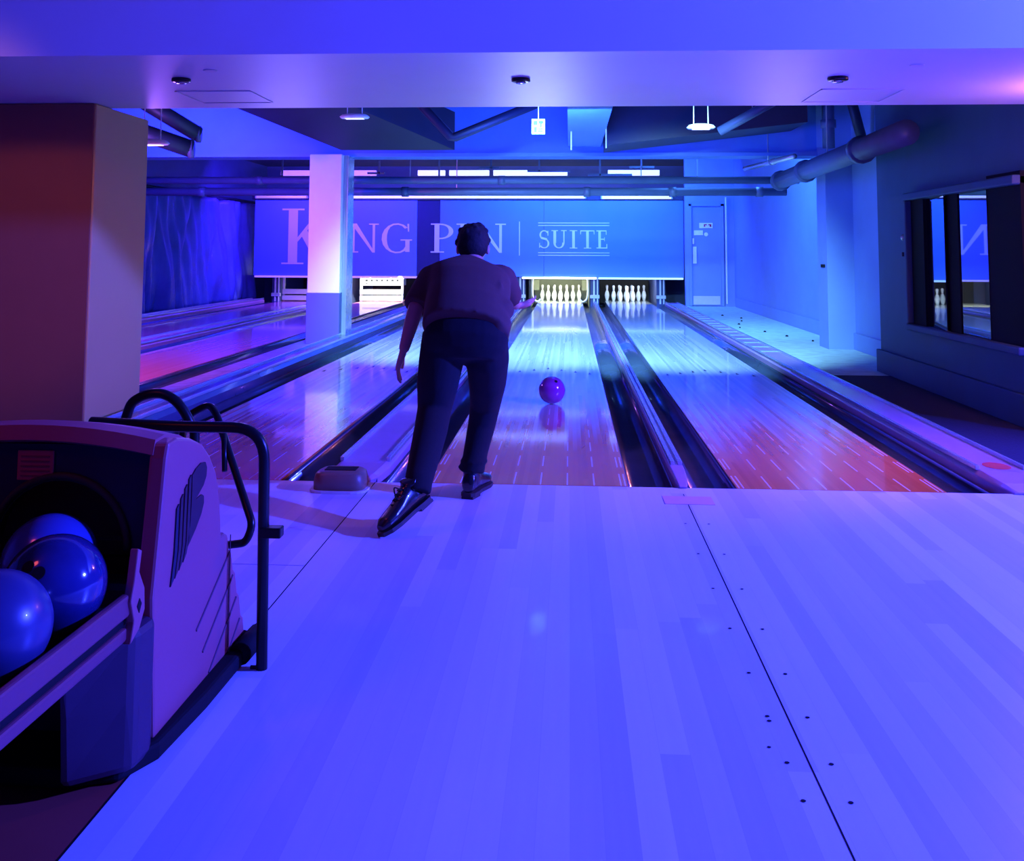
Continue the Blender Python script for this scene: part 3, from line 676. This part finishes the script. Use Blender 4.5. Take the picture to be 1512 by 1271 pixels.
# fascia with an arched opening
bm = bmesh.new(); ax, az, ar = -1.28, .47, .165; n = 24
outer = []
for k in range(n+1):
    a = pi*k/n; dx, dz = cos(a), sin(a)
    tx = ((-1.05-ax) if dx > 0 else (ax+1.65))/abs(dx) if abs(dx) > 1e-6 else 9; tz = (.725-az)/dz if dz > 1e-6 else 9
    t_ = min(tx, tz); outer.append((ax+dx*t_, az+dz*t_))
for yy in (0, 1):
    pass
rg = []
for k in range(n+1):
    a = pi*k/n; i_ = (ax+ar*cos(a), az+ar*sin(a)); o_ = outer[k]
    rg.append([Vector((o_[0], 2.40, o_[1]))-O, Vector((o_[0], 2.43, o_[1]))-O, Vector((i_[0], 2.43, i_[1]))-O, Vector((i_[0], 2.40, i_[1]))-O])
loft(bm, rg); fa = link('fascia', bm, M['hood_dark'], br)
bm = bmesh.new(); tube(bm, [Vector((ax+(ar+.012)*cos(pi*k/n), 2.398, az+(ar+.012)*sin(pi*k/n)))-O for k in range(n+1)], .01, 8)
link('arch_rim', bm, mat('olive_rubber', (.03, .03, .01), .7), br, smooth=True)
link('front_base', B(-.30, .30, -.33, -.25, .02, .40), M['hood_dark'], br, bevel=.02)
bm = bmesh.new(); loft(bm, [[Vector((x, y, z))-O for x, y in ((-1.13, 2.12+(.35-z)*.1), (-1.0, 2.24), (-.992, 2.33), (-1.13, 2.40))] for z in (.02, .18, .34)])
link('front_pedestal', bm, mat('pedestal_purple', (.05, .018, .04), .5), br, bevel=.02)
bm = bmesh.new(); loft(bm, [[Vector((x, y, z))-O for x, y in ((-1.70, 2.22), (-1.15, 2.2), (-1.03, 2.235), (-.98, 2.34), (-.962, 2.6), (-.955, 3.0), (-1.02, 3.03), (-1.70, 3.03))] for z in (0, .045)])
link('base_skirt', bm, M['blackm'], br, bevel=.01)
link('rear_foot', T([Vector((-.965, 2.86, .035))-O, Vector((-.962, 3.01, .035))-O], .032, 14), M['blackm'], br, smooth=True)
lb = link('warning_label', B(-1.395+1.35, -1.30+1.35, -.306, -.3005, .635, .71), M['label_red'], br, bevel=.004)
link('label_lines', boxes([(-1.385+1.35, -1.31+1.35, -.3075, -.306, .645+k*.012, .649+k*.012) for k in range(5)]), mat('label_ink', (.25, .03, .03), .5), lb)
# B emblem with stripes on the side panel
def flat(pts, x, m, name, th=.004):
    bm = bmesh.new(); loft(bm, [[Vector((xx_, y, z))-O for y, z in pts] for xx_ in (x, x+th)]); return link(name, bm, m, sp_)
E0 = Vector((0, 0))
def EB(px, py):   # emblem drawing units: 0..1 across, 0..1 up
    return (2.405+px*.25, .43+py*.185+(px)*.03)
lobes = [EB(*p) for p in ((.52, .62), (.52, .95), (.62, 1.0), (.76, 1.02), (.88, .98), (.93, .88), (.92, .76), (.84, .66), (.62, .56), (.80, .55), (.86, .50), (.87, .40), (.80, .27), (.66, .14), (.50, .03), (.44, .0))]
flat([EB(.50, .30)]+lobes, -1.0, M['hood_logo'], 'emblem')
for k in range(4):
    a = .14+k*.1
    flat([EB(a-.10, -.30+k*.05), EB(a-.03, .1), EB(a, .68+k*.085), EB(a+.055, .72+k*.085), EB(a+.04, .1), EB(a-.02, -.24+k*.055)], -1.0, mat('emblem_navy', (.004, .004, .03), .5) if k == 0 else M['hood_logo'], 'emblem_stripe')
# louvre grooves
link('louvre_grooves', boxes([(-1.0+1.35, -.9985+1.35, y0-2.7, y0-2.7+.005, z0, z1) for y0, z0, z1 in ((2.845, .06, .38),)]), M['louvre'], sp_)
for k in range(4):
    z = .33-k*.075
    bm = bmesh.new(); tube(bm, [Vector((-1.0, 2.60+.05*k, z-.13))-O, Vector((-1.0, 2.84+.035*k, z))-O], .004, 6); link('louvre', bm, M['louvre'], sp_)
# tray with two rails
tr = tag(thing('ball_tray', (-1.35, 1.7, 0), 'purple railed ball tray running from the hood toward the camera', 'ball rack'))
OT = Vector((-1.35, 1.7, 0))
def trb(*a): return B(a[0]-OT.x, a[1]-OT.x, a[2]-OT.y, a[3]-OT.y, a[4], a[5])
link('side_rail', trb(-1.02, -1.0, 1.1, 2.20, .385, .435), M['rail_tray'], tr, bevel=.006)
link('lower_rail', trb(-1.03, -1.005, 1.1, 2.20, .33, .36), M['rail_tray'], tr, bevel=.006)
link('rail_web', trb(-1.035, -1.015, 1.1, 2.20, .34, .42), M['blackm'], tr)
link('side_rail', trb(-1.60, -1.58, 1.1, 2.30, .385, .435), M['rail_tray'], tr, bevel=.006)
bm = bmesh.new(); loft(bm, [[Vector((x, y, z))-OT for y, z in ((2.19, .325), (2.235, .345), (2.26, .38), (2.255, .43), (2.225, .475), (2.235, .52), (2.215, .53), (2.20, .46), (2.185, .42), (2.205, .37))] for x in (-1.012, -.992)])
cap_ = link('rail_end_cap', bm, M['hood'], tr, bevel=.003)
bm = bmesh.new(); loft(bm, [[Vector((x, y, z))-OT for y, z in ((2.215, .40), (2.227, .415), (2.238, .40), (2.227, .382))] for x in (-.992, -.9905)]); link('screw', bm, M['blackm'], cap_)
bm = bmesh.new(); loft(bm, [[Vector((x, y, z))-OT for x, z in ((-1.03, .38), (-1.12, .362), (-1.25, .357), (-1.5, .362), (-1.58, .38), (-1.58, .35), (-1.25, .335), (-1.03, .35))] for y in (1.1, 2.3)])
link('pan', bm, M['blackm'], tr)
link('leg', trb(-1.4, -1.3, 1.25, 1.33, 0, .335), M['blackm'], tr)
def ball(name, loc, m, label, holes=(), grp=None):
    t = thing(name, loc, label, 'bowling ball', grp)
    bm = bmesh.new(); sphere(bm, (0, 0, 0), .1083, 48, 32); link('shell', bm, m, t, smooth=True)
    for h in holes:
        d_ = Vector(h).normalized(); bm = bmesh.new(); tube(bm, [d_*.1, d_*.1088], .0135, 16); link('finger_hole', bm, M['blackm'], t)
GB = 'house balls on the tray'
ball('bowling_ball', (-1.258, 2.318, .4655), M['ball_blue'], 'bright blue bowling ball at the back of the tray, half inside the hood', (), GB)
ball('bowling_ball', (-1.137, 2.12, .4755), M['ball_swirl'], 'dark blue bowling ball with finger holes facing up', ((.10, -.72, .45), (-.12, -.66, .52), (.02, -.9, .02)), GB)
ball('bowling_ball', (-1.13, 1.88, .4755), M['ball_matte'], 'matte blue bowling ball at the left edge of the photo', (), GB)
ball('bowling_ball', (-.142, 7.79, .1085), M['ball_purple'], 'purple bowling ball rolling down the middle lane', ((.3, -.6, .7),))
# guard rails
gr = thing('guard_rail', (-.9, 2.85, 0), 'tall black tubular guard rail behind the ball return hood', 'guard rail')
OG = Vector((-.9, 2.85, 0)); g_ = lambda L_: [Vector(p)-OG for p in L_]
link('upright_tube', T(fillet(g_([(-.897, 2.85, 0), (-.905, 2.85, .69), (-1.20, 2.85, .69), (-1.46, 2.9, .69)]), .1, 8), .0165), M['black'], gr, smooth=True)
link('foot_plate', T(g_([(-.897, 2.85, .004), (-.93, 2.85, .004)]), .006, 6), M['black'], gr)
link('clamp', B(-.01, .055, -.02, .02, .375, .405), M['black'], gr, bevel=.004)
gh = thing('hoop_rail', (-1.3, 3.09, 0), 'black bent hoop rail rising behind the hood top', 'guard rail')
OH = Vector((-1.3, 3.09, 0)); h_ = lambda L_: [Vector(p)-OH for p in L_]
link('hoop', T(spline(h_([(-1.45, 3.09, 0.0), (-1.45, 3.09, .55), (-1.435, 3.09, .69), (-1.40, 3.09, .735), (-1.33, 3.09, .75), (-1.27, 3.09, .72), (-1.225, 3.09, .65), (-1.21, 3.09, .58), (-1.21, 3.09, 0)]), 6), .016), M['black'], gh, smooth=True)
gv = thing('brace_rail', (-1.15, 3.2, 0), 'black V shaped brace tube leaning between hood and guard rail', 'guard rail')
OV = Vector((-1.15, 3.2, 0)); v_ = lambda L_: [Vector(p)-OV for p in L_]
link('brace', T(fillet(v_([(-1.27, 3.1, .45), (-1.33, 3.3, .64), (-1.245, 3.3, .685), (-1.2, 3.25, .66), (-.99, 3.02, .36), (-1.01, 3.02, .305), (-1.12, 3.1, .27), (-1.12, 3.1, 0)]), .04, 5), .0125), M['black'], gv, smooth=True)
link('cross_brace', T(v_([(-1.12, 3.12, .50), (-1.155, 3.2, .62)]), .009, 8), M['black'], gv, smooth=True)

# ---------------------------------------------------------------- the bowler
def person():
    P0 = Vector((-.52, 4.65, 0))
    t = thing('person', P0, 'person in grey short sleeved shirt and black trousers bending forward after releasing the ball', 'person')
    L = lambda p: Vector(p)-P0
    shL, elL, wrL = (-.700, 4.95, 1.085), (-.768, 4.79, .93), (-.808, 4.69, .735)
    shR, elR, wrR = (-.355, 4.98, 1.08), (-.318, 5.17, .965), (-.300, 5.38, .915)
    sd = Vector((0, .82, .57)); up = Vector((0, -.57, .82))     # along the spine, out of the back
    # body
    bm = bmesh.new()
    def tb(pts, r, seg=16): tube(bm, [L(p) for p in pts], r, seg)
    rings = []
    for y, z, hw, hd in ((4.58, .80, .155, .11), (4.66, .885, .155, .10), (4.76, .955, .155, .10), (4.87, 1.03, .17, .105), (4.95, 1.085, .165, .095), (5.0, 1.125, .09, .07)):
        rings.append(ell(L((-.505, y, z)), Vector((hw, 0, 0)), up*hd))
    loft(bm, rings)
    tb([(-.503, 4.93, 1.07), (-.505, 5.0, 1.135), (-.512, 5.06, 1.2)], [.06, .052, .052])
    # legs under the trousers
    tb([(-.595, 4.62, .80), (-.645, 4.62, .45), (-.668, 4.33, .18)], [.08, .05, .035]); tb([(-.42, 4.62, .80), (-.435, 4.93, .44), (-.487, 4.85, .10)], [.08, .05, .035])
    # arms
    for a, e, w_ in ((shL, elL, wrL), (shR, elR, wrR)):
        a, e, w_ = Vector(a), Vector(e), Vector(w_)
        tb([a, a.lerp(e, .5), e, e.lerp(w_, .3), w_], [.052, .048, .040, .038, .026])
    # head
    hc = Vector((-.512, 5.085, 1.238))
    rot = Matrix.Rotation(radians(-22), 3, 'X')
    def hs(c, r): sphere(bm, L(hc+rot @ Vector(c)), r, 20, 14, rot)
    hs((0, 0, .015), (.077, .095, .098)); hs((0, .035, -.055), (.055, .06, .058)); hs((0, .06, -.09), (.03, .03, .022))
    hs((0, .104, -.02), (.012, .018, .022)); hs((0, .098, .02), (.05, .012, .012))
    for s in (-1, 1): hs((s*.079, -.005, -.015), (.012, .02, .032))
    hs((0, .092, -.062), (.022, .01, .007))
    # hands
    def hand(w_, d, side, palm_n, curl):
        w_ = Vector(w_); d = Vector(d).normalized(); n = Vector(palm_n).normalized(); n = (n-d*n.dot(d)).normalized(); s = d.cross(n)*side
        loft(bm, [ell(L(w_+d*q), s*a, n*b_, 16, 2.6) for q, a, b_ in ((-.01, .024, .019), (.02, .03, .018), (.05, .041, .017), (.09, .042, .014), (.10, .037, .011))])
        for k, (o, ln) in enumerate(((-.032, .066), (-.011, .080), (.011, .088), (.032, .080))):
            b0 = w_+d*.085+s*o; c1 = curl*(1+.15*k); q = b0; dd = d+s*o*5.5; pts = [b0-d*.02, b0]
            for f in (.42, .33, .25):
                dd = (dd+n*c1*f*1.6).normalized(); q = q+dd*ln*f; pts.append(q)
            tube(bm, [L(p) for p in pts], [.0092, .0088, .0082, .0075, .006], 10)
        b0 = w_+d*.03+s*.028
        tube(bm, [L(p) for p in (b0-s*.008, b0+s*.022+d*.024+n*.008, b0+s*.032+d*.05+n*.016, b0+s*.030+d*.072+n*.02)], [.013, .012, .0105, .008], 10)
    hand(wrL, (-.05, .0, -.16), -1, (.9, .1, .1), .35)
    hand(wrR, (.10, .14, -.01), 1, (-.3, .1, .9), .5)
    bd = link('body', bm, M['skin'], t); remesh(bd, .0052, 3)
    for s in (-1, 1):
        bm = bmesh.new(); sphere(bm, L(hc+rot @ Vector((s*.03, .09, .003))), .011, 12, 8); link('eye', bm, M['white'], t, smooth=True)
    # hair
    bm = bmesh.new()
    def hh(c, r): sphere(bm, L(hc+rot @ Vector(c)), r, 24, 16, rot)
    hh((0, -.012, .028), (.089, .100, .095)); hh((0, -.035, -.01), (.083, .07, .075)); hh((0, -.03, -.05), (.058, .052, .04)); hh((.0, .045, .075), (.066, .05, .042))
    for k in range(40):
        a = random.uniform(0, 2*pi); e = random.uniform(-.2, 1.4); d_ = Vector((cos(a)*cos(e)*.084, sin(a)*cos(e)*.09-.014, sin(e)*.09+.028))
        if d_.y > .05 and d_.z < .05: continue
        hh(d_, random.uniform(.012, .018))
    hr = link('hair', bm, M['hair'], t); remesh(hr, .006, 2)
    # shirt
    bm = bmesh.new(); rings = []
    for x, y, z, hw, hd in ((-.492, 4.55, .838, .208, .130), (-.492, 4.60, .875, .210, .130), (-.50, 4.68, .925, .208, .135), (-.503, 4.78, .985, .207, .13), (-.51, 4.87, 1.04, .214, .125), (-.52, 4.94, 1.085, .215, .105), (-.515, 4.99, 1.118, .15, .082), (-.508, 5.02, 1.145, .078, .064)):
        rings.append(ell(L((x, y, z)), Vector((hw, 0, -.018)), up*hd, 28, 2.3))
    loft(bm, rings)
    sphere(bm, L((-.690, 4.95, 1.078)), (.075, .085, .075)); sphere(bm, L((-.365, 4.975, 1.075)), (.078, .085, .075))
    def sl(a, e, f, r0, r1):
        a, e = Vector(a), Vector(e); tube(bm, [L(p) for p in (a, a.lerp(e, .35), a.lerp(e, .7), a.lerp(e, f))], [r0, r0*.97, (r0+r1)/2, r1], 18)
    sl(shL, elL, .98, .078, .072); sl(shR, elR, .98, .078, .068)
    # loose hem drooping on the right and a few folds
    sphere(bm, L((-.335, 4.60, .865)), (.06, .09, .06)); sphere(bm, L((-.325, 4.72, .93)), (.055, .12, .06))
    for k in range(7):
        x = -.64+k*.047; tube(bm, [L((x, 4.60, .985-.01*abs(k-3))), L((x+.02, 4.72, 1.065-.008*abs(k-3))), L((x+.01, 4.84, 1.125-.008*abs(k-3)))], [.006, .012, .005], 8)
    sh = link('shirt', bm, M['shirt'], t); remesh(sh, .009, 14)
    # trousers
    bm = bmesh.new()
    loft(bm, [ell(L((x, y, z)), Vector((hw, 0, 0)), Vector((0, -.35*hd, hd*.94)) if 0 else Vector((0, hd, -hd*.3)), 28, 2.4) for x, y, z, hw, hd in ((-.495, 4.66, .905, .175, .115), (-.492, 4.62, .86, .196, .125), (-.495, 4.60, .80, .207, .135), (-.50, 4.60, .735, .200, .125), (-.505, 4.60, .69, .165, .10))])
    tube(bm, [L(p) for p in ((-.60, 4.61, .82), (-.612, 4.61, .70), (-.630, 4.615, .58), (-.645, 4.62, .46), (-.650, 4.54, .38), (-.662, 4.43, .28), (-.672, 4.33, .195), (-.674, 4.305, .150))], [.105, .108, .100, .082, .079, .071, .063, .062], 22)
    tube(bm, [L(p) for p in ((-.40, 4.61, .82), (-.397, 4.67, .70), (-.405, 4.78, .57), (-.425, 4.90, .45), (-.445, 4.92, .34), (-.470, 4.89, .22), (-.482, 4.865, .15), (-.484, 4.86, .115))], [.105, .106, .093, .078, .070, .062, .060, .060], 22)
    for px_, py_, pz_ in ((-.655, 4.50, .35), (-.665, 4.39, .25), (-.435, 4.92, .38), (-.478, 4.87, .17), (-.49, 4.87, .14)):
        sphere(bm, L((px_, py_, pz_)), (.07, .068, .018))
    tz = link('trousers', bm, M['trousers'], t); remesh(tz, .009, 4)
    # boots
    def boot(heel, toe, ank, upv, nm):
        heel, toe = Vector(heel), Vector(toe); f = (toe-heel).normalized(); u = Vector(upv); u = (u-f*u.dot(f)).normalized(); r = f.cross(u)
        bm = bmesh.new()
        loft(bm, [ell(L(heel+f*a+u*((z0+z1)/2)), r*w_, u*((z1-z0)/2), 18, 2.5) for a, w_, z0, z1 in ((-.012, .022, .022, .07), (.0, .034, .015, .10), (.05, .039, .015, .135), (.10, .039, .015, .115), (.15, .044, .015, .09), (.20, .049, .015, .075), (.245, .044, .015, .064), (.275, .022, .018, .045))])
        tube(bm, [L(heel+f*.05+u*.05), L(heel+f*.045+u*.12), L(ank)], [.043, .042, .041], 16)
        b_ = link('boot', bm, M['boot'], t); remesh(b_, .006, 3)
        bm = bmesh.new(); out = [(-.016, .02), (.0, .037), (.05, .042), (.10, .040), (.15, .047), (.20, .053), (.25, .047), (.283, .022)]
        poly = [(a, w_) for a, w_ in out]+[(a, -w_) for a, w_ in reversed(out)]
        loft(bm, [[L(heel+f*a+r*w_+u*z) for a, w_ in poly] for z in (.0, .017)])
        link('sole', bm, M['sole'], b_)
        link('heel_block', (lambda q: (loft(q, [[L(heel+f*a+r*w_+u*z) for a, w_ in ((-.014, .03), (.07, .04), (.07, -.04), (-.014, -.03))] for z in (-.012, .0)]), q)[1])(bmesh.new()), M['sole'], b_)
        for k in range(4):
            a = .10+k*.022; z = .118-k*.012
            link('lace', T([L(heel+f*a+r*-.026+u*(z-.008)), L(heel+f*(a+.008)+u*(z+.004)), L(heel+f*a+r*.026+u*(z-.008))], .003, 6), M['blackm'], b_)
        return b_, f, u, r, heel
    bl, f, u, r, hl = boot((-.640, 4.35, .105), (-.785, 4.155, .012), (-.678, 4.300, .19), (-.25, .05, 1), 'left')
    link('lace_loop', T(spline([L(hl+f*.11+r*-.02+u*.115), L(hl+f*.15+r*-.035+u*.15), L(hl+f*.17+r*-.05+u*.11), L(hl+f*.13+r*-.045+u*.10)], 5), .003, 6), M['blackm'], bl)
    boot((-.500, 4.81, .012), (-.440, 5.06, .012), (-.484, 4.86, .19), (0, 0, 1), 'right')
    # belt
    return t
person()
